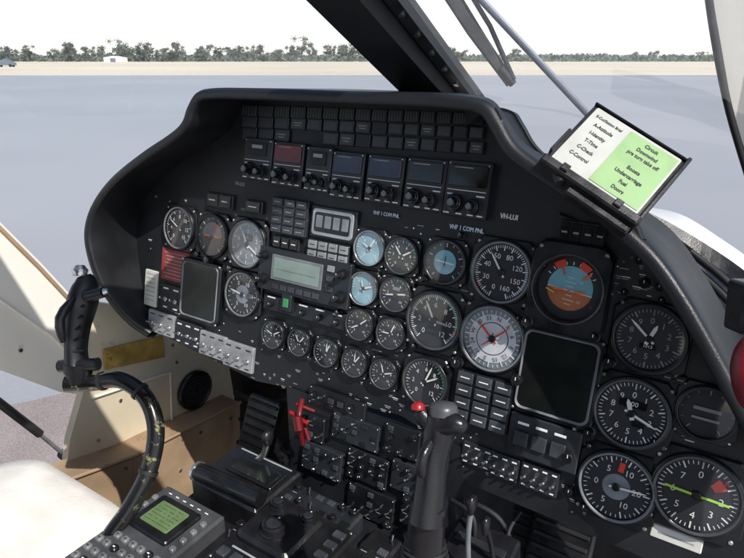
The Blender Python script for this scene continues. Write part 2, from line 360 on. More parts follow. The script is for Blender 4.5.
# ------------------------------------------------------------------ attitude indicator
def adi():
    x,y=571,288; M=at(x,y); w=wsize(x,y,82); h=hsize(x,y,92)
    mb=MB(); c=w*.13
    o=[(w/2-c,h/2),(w/2,h/2-c),(w/2,-h/2+c),(w/2-c,-h/2),(-w/2+c,-h/2),(-w/2,-h/2+c),(-w/2,h/2-c),(-w/2+c,h/2)][::-1]
    r=w*.44
    mb.loops([[(a,b,0) for a,b in o],[(a,b,.016) for a,b in o],[(a*.95,b*.95,.020) for a,b in o],],BEZ,cap1=False)
    n=48; op=[]
    oo_=[V((a*.95,b*.95,.020)) for a,b in o]
    for i in range(n):
        a=-2*math.pi*i/n+math.pi/2-.2; d=V((math.cos(a),math.sin(a),0)); best=None
        for j in range(8):
            p=oo_[j];q=oo_[(j+1)%8]; e=q-p; den=d.x*e.y-d.y*e.x
            if abs(den)<1e-9: continue
            t=(p.x*e.y-p.y*e.x)/den; s_=(p.x*d.y-p.y*d.x)/den
            if t>0 and -1e-6<=s_<=1+1e-6 and (best is None or t<best): best=t
        op.append((d,best or r*1.05))
    mb.loops([[d*t+V((0,0,.020)) for d,t in op],[d*r+V((0,0,.0202)) for d,t in op]],BEZ,cap1=False)
    for sx in(-1,1):
        for sy in(-1,1): mb.screw(sx*w*.40,sy*h*.42,.020,.0026)
    mb.lathe([(r,.0202),(r*1.01,.0212),(r*.97,.0212)],DRING,n=48,cap=False)
    mb.lathe([(r*.97,.0212),(r*.93,.018),(r*.90,.006)],BEZ,n=48,cap=False)
    g=build(mb,'attitude_indicator',M,panel,label='square attitude indicator with blue and brown ball')
    mb=MB(); z=.006; R=r*.92
    mb.lathe([(R,z),(R*.3,z)],DIAL,n=48,smooth=False)
    rb=R*.70
    hz=-rb*.10; tl=math.radians(-6)
    N=40; up=[];dn=[]
    for i in range(N):
        a=2*math.pi*i/N; p=(rb*math.cos(a),rb*math.sin(a)); (up if p[1]-hz-p[0]*math.tan(tl)>0 else dn).append(p)
    a2_=sorted(dn,key=lambda p:math.atan2(p[1],p[0])%(2*math.pi)); xr=math.sqrt(rb*rb-hz*hz)
    Lp=(-xr,hz-xr*math.tan(tl));Rp=(xr,hz+xr*math.tan(tl))
    a1_=sorted(up,key=lambda p:math.atan2(p[1]-hz,p[0]))
    mb.poly([(x_,y_,z+.0005) for x_,y_ in [Rp]+a1_+[Lp]],SKYB); mb.poly([(x_,y_,z+.0005) for x_,y_ in [Lp]+a2_+[Rp]],EARTH)
    mb.bar(-xr,xr,R*.03,96,z+.0012,WHT,y=hz)
    for i in(-3,-2,-1,1,2,3):
        d=hz+rb*.2*i; ww=rb*(.5 if i%2==0 else .28)
        mb.add([V((-ww/2,d-.0003,z+.0012)),V((ww/2,d-.0003-ww*.1,z+.0012)),V((ww/2,d+.0004-ww*.1,z+.0012)),V((-ww/2,d+.0004,z+.0012))],[(0,1,2,3)],WHT)
    for a in range(-60,61,15): mb.bar(R*.74,R*.84,R*.03,a,z+.001,WHT)
    mb.text('10',R*.13,rb*.45,rb*.32,z+.0015,WHT); mb.text('10',R*.13,rb*.45,-rb*.56,z+.0015,WHT)
    build(mb,'attitude_ball',M,g)
    mb=MB()
    mb.bar(-R*.5,-R*.16,R*.06,90,z+.003,ORG,y=hz);mb.bar(R*.16,R*.5,R*.06,90,z+.003,ORG,y=hz); mb.bar(-R*.05,R*.05,R*.07,0,z+.003,ORG,y=hz)
    mb.ring(R*.70,R*.92,-40,-16,z+.0028,REDM);mb.ring(R*.70,R*.92,16,40,z+.0028,REDM)
    mb.bar(R*.5,R*.8,R*.07,48,z+.003,ORG);mb.bar(R*.45,R*.74,R*.05,-26,z+.003,REDM)
    mb.bar(-R*.3,R*.0,R*.04,-70,z+.003,YEL,x=-R*.72,y=-R*.1)
    build(mb,'warning_flag',M,g)
    for kx in(-.42,.42):
        mb=MB(); mb.knob(kx*w,-h*.43,.018,.006,.012); build(mb,'knob',M,g)
    mb=MB(); mb.lathe([(R*1.0,.0170),(R*.5,.0172)],GLASS,n=32,smooth=False); build(mb,'cover_glass',M,g)
adi()
# ------------------------------------------------------------------ square screens
def screen(x,y,wp,hp,frame,lab):
    w=wsize(x,y,wp);h=hsize(x,y,hp);M=at(x,y); mb=MB()
    mb.box(0,0,0,w,h,.01,BEZ,r=w*.12,b=.002)
    R0=[(a,b,.0102) for a,b in rrect(w*.9,h*.9,w*.1)];R1=[(a,b,.0125) for a,b in rrect(w*.88,h*.88,w*.09)];R2=[(a,b,.0102) for a,b in rrect(w*.84,h*.84,w*.08)]
    mb.loops([R0,R1,R2],frame,cap1=False)
    for sx in(-1,1):
        for sy in(-1,1): mb.screw(sx*w*.46,sy*h*.46,.0098,.0022)
    g=build(mb,'display_unit',M,panel,label=lab)
    mb=MB(); P=[(a,b,.0106) for a,b in rrect(w*.83,h*.83,w*.08)]; mb.poly(P,CRT)
    build(mb,'screen',M,g)
screen(203,291,40,62,GREY,'blank dark square display with pale rounded frame')
screen(558,375,86,92,GREY,'large blank dark square display with rounded frame')
# ------------------------------------------------------------------ annunciators
for rr,(yl,yr,hh) in enumerate([(111,119,14),(122,133,14),(134,148,15)]):
    for c in range(15):
        if rr==2 and c in(3,4): continue
        x=251+16.2*c; y=yl+(yr-yl)*c/14.
        h=hsize(x,y,hh-2.4); w=wsize(x,y,14.4)
        mb=MB(); mb.box(0,0,0,w,h,.005,PLATE,r=.0008,b=.0008)
        if rr==0:
            for q in range(5): mb.box(-w*.38+w*.19*q,0,.005,w*.09,h*.75,.001,TILE,r=.0002,b=.0002)
        elif (c*7+rr*3)%4==0: mb.box(0,0,.005,w*.84,h*.75,.0006,TILE,r=.0005,b=.0002); mb.box(0,h*.1,.0056,w*.6,h*.07,.0003,DIM,r=.0001,b=.0001); mb.box(0,-h*.12,.0056,w*.4,h*.07,.0003,DIM,r=.0001,b=.0001)
        else: mb.box(0,0,.005,w*.84,h*.75,.0006,DIAL if (c+rr)%5==4 else TILE,r=.0005,b=.0002)
        build(mb,'warning_light',at(x,y),panel)
# ------------------------------------------------------------------ radio control boxes
radios=[(262,160,29,42,None),(292,165,31,44,REDG),(322,170,26,45,None),(351,176,33,47,BLUG),(388,180,38,48,BLUG),(428,185,41,52,CRT),(470,190,46,56,CRT)]
for i,(x,y,wp,hp,g) in enumerate(radios):
    w=wsize(x,y,wp);h=hsize(x,y,hp); M=at(x,y); mb=MB()
    mb.box(0,0,0,w*.97,h,.012,PLATE,r=.002,b=.0015)
    for sx in(-1,1):
        for sy in(-1,1): mb.screw(sx*w*.42,sy*h*.44,.012,.0014)
    z=.0121
    mb.box(0,-h*.02,z,w*.85,h*.014,.0004,WHT,r=.0001,b=.0001)
    for sx in(-.32,.32): mb.box(sx*w,-h*.1,z,w*.18,h*.025,.0004,WHT,r=.0001,b=.0001)
    for sx in(-.38,-.1,.15,.36): mb.box(sx*w,-h*.44,z,w*.13,h*.025,.0004,WHT,r=.0001,b=.0001)
    mb.ring(h*.11,h*.14,-120,120,z+.0003,WHT,x=-w*.2,y=-h*.25,n=12); mb.ring(h*.10,h*.13,-120,120,z+.0003,WHT,x=w*.2,y=-h*.28,n=12)
    r=build(mb,'radio_control_box',M,panel)
    mb=MB()
    if g: mb.box(0,h*.24,z,w*.84,h*.38,.002,g,r=.002,b=.0006); mb.box(-w*.1,h*.38,z+.002,w*.4,h*.015,.0003,DIM,r=.0001,b=.0001)
    else:
        mb.box(0,h*.24,z,w*.6,h*.3,.002,DIAL,r=.002,b=.0006); mb.box(0,h*.3,z+.002,w*.35,h*.08,.001,DIM,r=.0005,b=.0003)
    build(mb,'display_window',M,r)
    for kx,ky,kr in((-.2,-.25,.17),(.2,-.28,.15)):
        mb=MB(); mb.knob(kx*w,ky*h,z,kr*w,.008,KNOB,False); mb.knob(kx*w,ky*h,z+.008,kr*w*.62,.01,KNOB); mb.lathe([(kr*w*.4,z+.0181),(kr*w*.3,z+.0186)],GREY,kx*w,ky*h,12)
        build(mb,'knob',M,r)
for t,x,y,s,m_,zz in(('VHF 1 COM PNL',387,214.5,.0078,BLT,.003),('VHF 1 COM PNL',467,229,.0088,BLT,.003),('VH-LUI',509,217,.0098,WHT,.0008),('VH-LUI',240,184,.009,DIM,.0008)):
    u,v=pl(x,y); mb=MB(); mb.btext(t,s,0,0,zz,m_,sx=.80); GC.append((x,y,34))
    build(mb,'panel_lettering',at(x,y),panel)
# ------------------------------------------------------------------ misc panel units
def unit(name,x,y,wp,hp,d,fn,m=PLATE,label=None):
    w=wsize(x,y,wp);h=hsize(x,y,hp);M=at(x,y);mb=MB(); mb.box(0,0,0,w,h,d,m,r=.002,b=.0012); fn(mb,w,h,d)
    GC.append((x,y,max(wp,hp)))
    o=build(mb,name,M,panel)
    if label:o['label']=label
    return o,M,w,h
def keys(nx,ny,m=BEZ,lm=DIM,gap=.8,hh=.003):
    def fn(mb,w,h,d):
        for i in range(nx):
            for j in range(ny):
                X=-w/2+w*(i+.5)/nx;Y=-h/2+h*(j+.5)/ny
                mb.box(X,Y,d,w/nx*gap,h/ny*gap,hh,m,r=.001,b=.0006); mb.box(X,Y,d+hh,w/nx*gap*.6,h/ny*gap*.1,.0003,lm,r=.0001,b=.0001)
    return fn
unit('switch_module',222,201,26,15,.006,keys(2,1))
unit('switch_module',256,207,17,13,.006,keys(1,1,lm=WHT))
unit('warning_block',292,217,36,36,.008,keys(3,4,m=TILE))
def disp(mb,w,h,d):
    mb.box(0,0,d,w*.9,h*.85,.002,RING,r=.006,b=.0008); mb.box(0,0,d+.002,w*.78,h*.62,.0008,BEZ,r=.004,b=.0003)
    for i in range(4): mb.box(-w*.28+w*.19*i,h*.02,d+.0028,w*.14,h*.38,.0005,DIALG,r=.001,b=.0002)
unit('clock_display',335,224,46,32,.006,disp,label='small lit display with bright rounded frame')
unit('switch_module',330,252,42,20,.006,keys(4,2,m=SILV,lm=BEZ))
unit('switch_module',288,243,26,13,.006,keys(3,1,lm=WHT))
def nav(mb,w,h,d):
    mb.box(-w*.06,h*.08,d,w*.56,h*.58,.002,GREY,r=.002,b=.0006)
    for q in range(6): mb.box(-w*.28+w*.09*q,-h*.36,d,w*.07,h*.12,.002,TILE,r=.0006,b=.0004)
    for q in range(3): mb.box(w*.3,h*.32-h*.22*q,d,w*.07,h*.13,.002,DIM if q==0 else TILE,r=.0006,b=.0004)
r,M,w,h=unit('navigation_radio',307,276,92,44,.014,nav,label='black navigation radio with pale green display')
mb=MB(); mb.box(-w*.06,h*.08,.016,w*.5,h*.45,.0006,LCD,r=.001,b=.0002)
mb.box(-w*.06,h*.05,.0166,w*.44,h*.006,.0002,TILE,r=.0001,b=.00005)
build(mb,'display_window',M,r)
for kx,ky,kr in((-.43,.3,.1),(-.43,-.25,.12),(.42,.25,.1),(.42,-.25,.13)):
    mb=MB(); mb.knob(kx*w,ky*h,.014,kr*h,.008,KNOB,False); mb.knob(kx*w,ky*h,.022,kr*h*.65,.01); build(mb,'knob',M,r)
def sel(mb,w,h,d):
    for i in range(5):
        mb.knob(-w*.4+w*.2*i,-h*.1,d,h*.18,.007)
        mb.box(-w*.4+w*.2*i,h*.36,d,w*.1,h*.09,.0004,WHT,r=.0001,b=.0001)
unit('selector_panel',305,311,84,16,.006,sel)
unit('switch_module',292,302,10,17,.016,lambda mb,w,h,d:mb.box(0,0,d,w*.5,h*.5,.002,GRN,r=.001,b=.0006),label='small module with green button')
unit('keypad',484,400,58,52,.01,keys(3,4,m=TILE,lm=WHT,gap=.82),m=BEZ,label='keypad with rows of square push keys')
unit('annunciator_unit',584,234,48,24,.008,keys(4,1,m=BEZ))
def boxb(mb,w,h,d):
    for i in range(3): mb.box(-w*.3+w*.26*i,-h*.05,d,w*.2,h*.34,.005,TILE,r=.001,b=.0008)
    for i in range(3): mb.box(-w*.3+w*.26*i,h*.3,d,w*.16,h*.06,.0004,WHT,r=.0001,b=.0001)
    mb.knob(w*.38,-h*.1,d,h*.13,.01)
unit('control_box',545,440,74,42,.012,boxb)
unit('control_box',668,376,40,10,.004,keys(3,1))
def sw(mb,w,h,d,n=4,mk=WHT):
    for i in range(n):
        X=-w/2+w*(i+.5)/n
        mb.lathe([(w/n*.18,d),(w/n*.18,d+.002),(w/n*.1,d+.003)],STEEL,X,-h*.08,10)
        mb.tube([V((X,-h*.08,d+.002)),V((X,h*.02,d+.014))],[.0012,.002],STEEL,n=8)
        mb.box(X,h*.34,d,w/n*.5,h*.06,.0004,mk,r=.0001,b=.0001); mb.box(X,-h*.38,d,w/n*.4,h*.05,.0004,mk,r=.0001,b=.0001)
for x,y,wp,hp,m,n in((163,323,26,22,SILV,3),(190,334,26,24,PLATE,3),(214,345,26,24,SILV,3),(240,356,30,26,SILV,3),(173,298,20,26,PLATE,2),(478,455,32,22,PLATE,3),(505,466,30,24,PLATE,3),(540,478,40,26,PLATE,4),(578,425,14,22,PLATE,1)):
    unit('switch_panel',x,y,wp,hp,.006,lambda mb,w,h,d,n=n,m=m:sw(mb,w,h,d,n,INK if m is SILV else WHT),m=m)
unit('warning_placard',175,266,27,32,.0015,lambda mb,w,h,d:[mb.box((i%2)*w*.02,h*.38-h*.11*i,d,w*(.8-.1*(i%3)),h*.022,.0003,DIM,r=.0001,b=.0001) for i in range(8)],m=REDPC,label='red warning placard with small white lettering')
unit('placard',152,288,12,36,.004,lambda mb,w,h,d:[mb.box(0,h*.4-h*.12*i,d,w*.7,h*.025,.0003,DIM,r=.0001,b=.0001) for i in range(7)],m=PLACW,label='narrow white placard with small lettering')
unit('placard',676,538,56,14,.0015,lambda mb,w,h,d:mb.box(0,0,d,w*.7,h*.1,.0003,DIM,r=.0001,b=.0001),m=PLACW)
for x,y,s in((645,283,5),(660,287,4),(533,318,3),(520,318,3),(462,235,3),(593,322,3),(340,312,3),(414,300,3),(416,345,3),(462,372,3),(600,352,3),(596,455,4),(655,440,4),(662,300,3),(640,260,4),(625,292,3),(528,350,3),(455,415,3),(448,425,3),(600,385,3),(585,505,4),(570,490,4),(200,254,3),(232,268,3),(268,282,3),(262,300,3),(345,300,3)):
    mb=MB(); mb.knob(0,0,0,hsize(x,y,s*2)/2,.01); build(mb,'knob',at(x,y),panel)
fm=MB(); fm.slab([V(p)+V((0,0,-.004)) for p in pts],(0,0,.004),PANEL)
def clear(x,y,r): return all(math.hypot(x-a,y-b)>c*.5+r for a,b,c in GC) and not(480<x<612 and 240<y<420)
nn=0
for i in range(2500):
    x=random.uniform(150,720);y=random.uniform(180,520)
    if y<205+.12*(x-250) or y>335+.42*(x-150) or x>700-(.0 if y>380 else .5*(380-y)): continue
    if not clear(x,y,2.5): continue
    u,v=pl(x,y); nn+=1
    if nn%4==0: fm.screw(u,v,0,.0016)
    else:
        w=random.uniform(.004,.011); fm.box(u,v,0,w,.0011,.0004,DIM if nn%3 else WHT,r=.0001,b=.0001)
        if nn%2: fm.box(u,v-.0025,0,w*.7,.0009,.0004,DIM,r=.0001,b=.0001)
    GC.append((x,y,6))
    if nn>150: break
build(fm,'panel_face',PM,panel)
# ------------------------------------------------------------------ centre console
con=empty('centre_console',PZ(300,520,-.9),'black centre console with radio boxes, knobs and switch rows','console')
q=[(288,386),(462,446),(470,600),(300,600)]
q=[PM@V((*pl(*p),.0)) for p in q]
mb=MB(); mb.slab([p+PNa*.004 for p in q],-PNa*.22,PANEL)
worldbuild(mb,'pedestal_face',q[0],con)
mb=MB(); mb.T=Matrix.Translation(V((-.52,.33,CH-.98))); mb.box(0,0,0,.36,.66,.30,PANEL,r=.01,b=.006)
worldbuild(mb,'console_body',(-.52,.33,CH-.98),con)
def pmod(name,x,y,wp,hp,d,fn,m=BEZ,**kw):
    w=wsize(x,y,wp);h=hsize(x,y,hp);M=at(x,y,.004);mb=MB(); mb.box(0,0,0,w,h,d,m,r=.002,b=.0012); fn(mb,w,h,d)
    for sx in(-1,1): mb.screw(sx*w*.46,h*.42,d,.0013); mb.screw(sx*w*.46,-h*.42,d,.0013)
    return build(mb,name,M,con,**kw)
def mixp(nx,ny,seed,dens=.6):
    rnd=random.Random(seed)
    def fn(mb,w,h,d):
        for i in range(nx):
            for j in range(ny):
                X=-w/2+w*(i+.5)/nx;Y=-h/2+h*(j+.5)/ny; s=min(w/nx,h/ny); c=rnd.random()
                if rnd.random()>dens: continue
                if c<.42: mb.knob(X,Y,d,s*.27,.008,None,rnd.random()<.5)
                elif c<.62:
                    mb.lathe([(s*.16,d),(s*.16,d+.002)],DARKP,X,Y,10); mb.tube([V((X,Y,d+.001)),V((X,Y+s*.15,d+.010))],[.001,.0017],STEEL,n=8)
                elif c<.85: mb.box(X,Y,d,s*.6,s*.45,.003,TILE,r=.001,b=.0005)
                else: mb.box(X,Y,d,s*.8,s*.5,.0015,CRT,r=.001,b=.0004)
                if rnd.random()<.6: mb.box(X,Y-s*.42,d,s*.4,s*.04,.0003,DIM,r=.0001,b=.0001)
    return fn
pmod('control_box',338,402,58,18,.006,mixp(6,1,1,.9))
pmod('control_box',314,426,26,26,.008,mixp(3,2,2,.9))
pmod('control_box',357,431,48,26,.007,mixp(5,3,3,.7),m=PLATE)
pmod('control_box',404,440,36,30,.008,mixp(3,3,4,.8))
pmod('control_box',438,453,26,32,.006,mixp(2,3,5,.7))
pmod('control_box',325,459,40,28,.011,mixp(4,3,6,.8),m=PLATE)
pmod('control_box',369,467,42,30,.007,mixp(4,3,7,.8))
pmod('control_box',411,477,36,30,.010,mixp(3,3,8,.7),m=PLATE)
pmod('control_box',372,503,48,30,.007,mixp(5,3,10,.7))
pmod('control_box',424,513,44,32,.010,mixp(4,3,11,.8))
def cmod(name,cx,cy,w,h,d,fn,m=PLATE,z=-.68,rot=0,**kw):
    M=Matrix.Translation(V((cx,cy,CH+z)))@Matrix.Rotation(rot,4,'X'); mb=MB(); mb.box(0,0,0,w,h,d,m,r=.005,b=.004); fn(mb,w,h,d)
    return build(mb,name,M,con,**kw),M
def fms(mb,w,h,d):
    mb.box(-w*.02,h*.24,d,w*.66,h*.32,.006,DARKP,r=.006,b=.002)
    for i in range(7):
        for j in range(6):
            X=-w*.39+w*.13*i; Y=-h*.02-h*.083*j
            mb.box(X,Y,d,w*.095,h*.053,.005,KEYG if (i*2+j)%5 else DARKP,r=.0045,b=.0018); mb.box(X,Y,d+.005,w*.03,h*.010,.0003,INK if (i*2+j)%5 else WHT,r=.0001,b=.0001)
    for j in range(4):
        mb.box(-w*.42,h*.35-h*.085*j,d,w*.07,h*.045,.005,KEYG,r=.003,b=.0015); mb.box(w*.41,h*.35-h*.085*j,d,w*.07,h*.045,.005,KEYG,r=.003,b=.0015)
    for i in range(6): mb.box(-w*.33+w*.125*i,h*.44,d,w*.05,h*.008,.0005,WHT,r=.0003,b=.0002)
    mb.box(0,-h*.497,d*.3,w*.94,.004,d*.4,CASE)
o,M=cmod('flight_management_unit',-.634,.372,.128,.215,.045,fms,m=CASE,label='chunky dark keypad computer with dull green screen')
mb=MB(); mb.box(-.003,.0525,.0512,.058,.044,.001,LCDG,r=.003,b=.0004)
rnd=random.Random(2)
for i in range(6):
    X=-.027
    while X<.019:
        ww=rnd.uniform(.0012,.0040)
        if rnd.random()<.85: mb.box(X+ww/2,.0690-.0064*i,.0522,ww,.0012,.0002,INK,r=.0001,b=.00005)
        X+=ww+.0016
build(mb,'screen',M,o)
def handc(mb,w,h,d):
    mb.box(-w*.12,h*.12,d,w*.62,h*.6,.012,DARKP,r=.012,b=.005)
    for sx in(-1,1):
        for sy in(-1,1): mb.screw(sx*w*.45,sy*h*.45,d)
    for i in range(5): mb.box(-w*.38+w*.15*i,-h*.36,d,w*.1,h*.1,.004,TILE,r=.0015,b=.0008)
    for i in range(5): mb.box(w*.38,h*.36-h*.14*i,d,w*.12,h*.08,.004,TILE,r=.0015,b=.0008)
    for i in range(4): mb.box(-w*.3+w*.2*i,-h*.506,d*.4,w*.12,.004,d*.3,TILE,r=.001,b=.001)
    mb.box(-w*.12,-h*.26,d,w*.5,h*.02,.0004,DIM,r=.0001,b=.0001)
o,M=cmod('hand_controller_unit',-.455,.475,.15,.15,.055,handc,m=DARKP)
for kx,ky,kr,kh in((-.045,.045,.012,.009),(.010,.045,.012,.009),(-.018,.005,.018,.012)):
    mb=MB(); mb.knob(kx,ky,.067,kr,kh,KNOB,True); mb.lathe([(kr*.6,.067+kh+.0002),(kr*.4,.067+kh+.001)],PLATE,kx,ky,14); build(mb,'knob',M,o)
o,M=cmod('control_box',-.605,.56,.14,.11,.05,lambda mb,w,h,d:(mb.box(.01,.012,d,w*.7,h*.4,.004,BEZ),mb.box(.01,.012,d+.004,w*.6,h*.3,.001,CRT),mb.box(0,h*.42,d,w*.8,.003,.0005,DIM,r=.001,b=.0002)),m=DARKP)
mb=MB(); mb.tube([V((-.06,-.045,.06)),V((.07,-.04,.062))],.014,KNOB,n=18); mb.tube([V((-.064,-.045,.06)),V((-.06,-.045,.06))],.016,STEEL,n=18); build(mb,'handle',M,o)
cmod('control_box',-.46,.33,.135,.12,.05,mixp(5,4,21,.85),m=DARKP)
cmod('control_box',-.46,.20,.135,.12,.045,mixp(5,4,25,.85),m=PLATE)
cmod('control_box',-.360,.50,.05,.20,.024,mixp(2,8,22,.8),m=DARKP)
cmod('control_box',-.360,.32,.05,.14,.03,mixp(3,6,26,.8),m=PLATE)
cmod('control_box',-.475,.585,.13,.05,.03,mixp(6,2,27,.9),m=PLATE)
cmod('control_box',-.548,.40,.03,.20,.03,mixp(1,8,28,.9),m=DARKP)
def lever(pts_,rads,km,label,kr=.012,rm=None):
    b=W(*pts_[0]); e=empty('lever',b,label,'lever')
    mb=MB(); mb.tube(crom([W(*p) for p in pts_],5),rads,rm or STEEL,n=10); worldbuild(mb,'lever_rod',b,e)
    t=W(*pts_[-1]); mb=MB(); mb.tube([t-V((0,0,.012)),t,t+V((0,0,.010)),t+V((0,0,.013))],[kr*.6,kr,kr*.9,kr*.4],km,n=16,sq=.6); worldbuild(mb,'lever_knob',b,e)
lever([(470,600,.78),(468,540,.76),(472,505,.74)],.0035,DARKP,'dark lever with flat black knob beside the console',.010,GREY)
lever([(498,600,.80),(492,550,.78),(486,526,.76)],.0035,DARKP,'dark lever with flat black knob beside the console',.009,DARKP)
lever([(240,470,1.02),(262,456,1.0),(268,438,.98)],.005,DARKP,'steel lever with black knob under the panel',.012)
# quadrant box and cables behind those levers
qb=empty('lever_quadrant',W(480,600,.82),'black lever quadrant box with cables under the panel','control box')
mb=MB(); mb.T=Matrix.Translation(W(482,590,.86))@Matrix.Rotation(math.radians(12),4,'X'); mb.box(0,0,0,.09,.07,.10,DARKP,r=.006,b=.004); mb.box(0,0,.10,.07,.012,.004,PLATE); mb.box(-.03,-.036,.03,.02,.004,.03,GREY); mb.screw(.03,-.02,.10)
worldbuild(mb,'quadrant_box',W(480,600,.82),qb)
mb=MB()
for a_,b_,c_,r_ in(((452,500,.86),(474,520,.82),(470,570,.84),.003),((462,498,.88),(500,520,.85),(520,570,.86),.004),((520,512,.86),(508,540,.83),(530,580,.84),.0028)):
    mb.tube(crom([W(*a_),W(*b_),W(*c_)],8),r_,RUB,n=8)
worldbuild(mb,'control_cable',W(480,600,.82),qb)
mb=MB(); a=W(302,400,.95);b=W(299,420,.93);c=W(303,444,.955)
mb.tube(crom([a,b,c],5),.0042,REDDK,n=12); mb.tube([W(297,416,.925),W(299,430,.925)],.0075,REDDK,n=14); mb.tube([W(296,404,.95),W(314,411,.96)],.003,REDDK,n=10); mb.tube([W(290,412,.95),W(308,424,.94)],.0035,REDPL,n=10); mb.tube([W(305,428,.945),W(309,440,.945)],.004,REDDK,n=10)
worldbuild(mb,'emergency_lever',a,con,label='dark red emergency lever cluster')
def pedal(px,py,y,label):
    o=PY(px,py,y); e=empty('rudder_pedal',o,label,'pedal',group='rudder pedals')
    mb=MB(); mb.T=Matrix.Translation(o)@Matrix.Rotation(math.radians(65),4,'X'); mb.box(0,0,0,.10,.13,.012,DARKP,r=.012,b=.004)
    for i in range(6): mb.box(0,-.05+.02*i,.012,.085,.006,.004,RUB,r=.001,b=.001)
    worldbuild(mb,'foot_plate',o,e)
    mb=MB(); mb.tube(crom([o+V((0,.02,-.03)),o+V((0,.07,-.15)),o+V((0,.1,-.3))],4),.012,STEEL,n=12); worldbuild(mb,'pedal_arm',o,e)
pedal(262,425,.86,'black ribbed rudder pedal under the instrument panel')
pedal(560,545,.80,'black ribbed rudder pedal under the instrument panel')
pedal(505,535,.82,'black ribbed rudder pedal under the instrument panel')
# ------------------------------------------------------------------ cyclic sticks
def stick(name,label,parts,origin):
    e=empty(name,origin,label,'control stick',group='helicopter control sticks')
    for nm,mb in parts: worldbuild(mb,nm,origin,e)
    return e
d=.92
mb=MB(); P=crom([W(66,384,d),W(92,383,d),W(120,380,d-.01),W(146,398,d-.02),W(156,430,d-.03),W(149,470,d-.04),W(130,508,d-.05),W(108,540,d-.06),W(95,575,d-.07)],6)
mb.tube(P,.0125,OLIVE,n=18)
for k in(8,16,30): mb.tube([P[k],P[k]+(P[k+1]-P[k])*.6],.0145,RUB,n=18)
g=MB(); P=[W(78,372,d),W(76,350,d),W(78,325,d),W(83,300,d),W(86,284,d),W(84,276,d)]
g.tube(crom(P,3),[.021,.0195,.018,.0175,.018,.019,.020,.022,.0235,.024,.0225,.021,.019,.0165,.014,.011],DARKP,n=20,sq=.75)
g.tube([W(78,384,d),W(79,364,d)],[.014,.024],DARKP,n=20); g.tube([W(60,366,d),W(98,364,d-.01)],[.010,.010],DARKP,n=14)
g.tube(crom([W(74,298,d-.02),W(60,318,d-.035),W(63,342,d-.025)],3),[.004,.006,.007,.007,.007,.006,.004],DARKP,n=10)
g.tube([W(88,296,d-.02),W(104,292,d-.03)],[.010,.008],DARKP,n=12)
for i in range(5): g.tube([W(70,352-11*i,d-.012),W(84,350-11*i,d-.017)],.0022,RUB,n=6)
kb=MB(); kb.tube([W(80,276,d-.005),W(80,270,d-.005),W(80,265,d-.005)],[.009,.012,.006],STEEL,n=14)
rb=MB(); rb.tube([W(104,292,d-.03),W(108,291,d-.03)],[.006,.004],STEEL,n=10)
stick('control_stick','black grip with steel thumb button on curved worn tube',[('stick_tube',mb),('grip',g),('button',kb),('trigger',rb)],W(95,575,d-.07))
d=.50
mb=MB(); mb.tube([W(420,640,d+.06),W(424,560,d+.02),W(427,520,d+.01),W(430,500,d)],[.016,.0165,.016,.0155],DARKP,n=20)
for i in range(5): mb.tube([W(425,560-5*i,d+.02),W(425,557.5-5*i,d+.02)],[.022-.001*i,.0205-.001*i],RUB,n=20)
g=MB(); P=[W(427,522,d),W(430,495,d),W(433,465,d),W(438,440,d),W(441,424,d),W(443,412,d)]
g.tube(crom(P,4),[.0165,.016,.0156,.0152,.0148,.0143,.0138,.0134,.0131,.013,.0131,.0134,.0139,.0145,.0150,.0155,.0159,.0160,.0158,.0152,.0120],DARKP,n=28,sq=.88)
g.tube(crom([W(440,424,d-.006),W(456,424,d-.014),W(465,430,d-.016)],3),[.010,.0098,.0092,.0085,.0076,.0062,.004],DARKP,n=16)
g.tube(crom([W(432,440,d-.008),W(422,458,d-.016),W(422,476,d-.012)],3),[.003,.004,.0045,.0048,.0045,.004,.003],DARKP,n=12)
g.tube(crom([W(438,428,d),W(426,419,d),W(419,410,d)],3),[.010,.0095,.0088,.0080,.0072,.0065,.0055],DARKP,n=14)
kb=MB(); kb.tube([W(443,415,d-.004),W(443,410,d-.004),W(443,406,d-.004),W(443,403,d-.004),W(443,401.5,d-.004)],[.0125,.0127,.0118,.0092,.004],CAPG,n=22)
rb=MB(); rb.tube([W(418,409,d-.005),W(418,405,d-.005),W(418,402,d-.005)],[.006,.0058,.003],REDPL,n=14)
stick('control_stick','smooth black control grip with small red thumb button standing over console',[('stick_tube',mb),('grip',g),('thumb_button',kb),('side_button',rb)],W(420,640,d+.06))
# ------------------------------------------------------------------ checklist card holder
TL=W(598,106,.655);TR=W(684,160,.625);BL=W(558,164,.625)
X=(TR-TL).normalized(); Yd=(TL-BL); Yd=(Yd-X*Yd.dot(X)); ch=Yd.length; Yd.normalize(); Z=X.cross(Yd); cw=(TR-TL).length
CM=Matrix.Translation(TL+X*cw/2-Yd*ch/2)@Matrix((X,Yd,Z)).transposed().to_4x4()
base=empty('checklist_card_holder',W(608,208,.645),'tilted black holder with white and green checklist card on the glareshield','card holder')
mb=MB(); mb.T=CM; mb.box(.0,.0,-.008,cw*1.07,ch*1.07,.005,BEZ,r=.002,b=.001)
mb.box(0,-ch*.56,-.014,cw*1.10,ch*.13,.020,DARKP,r=.002,b=.002)
mb.box(cw*.18,-ch*.66,-.014,cw*.7,ch*.14,.012,DARKP,r=.002,b=.002)
for px_ in(-.3,.3): mb.box(cw*px_,-ch*.54,.006,cw*.08,ch*.10,.003,DARKP,r=.001,b=.001)
mb.box(-cw*.54,-ch*.2,-.010,cw*.03,ch*.4,.012,DARKP,r=.002,b=.001); mb.box(cw*.54,-.0,-.010,cw*.04,ch*1.14,.012,DARKP,r=.002,b=.001); mb.box(0,ch*.53,-.008,cw*1.08,ch*.03,.009,DARKP,r=.001,b=.001)
mb.T=Matrix()
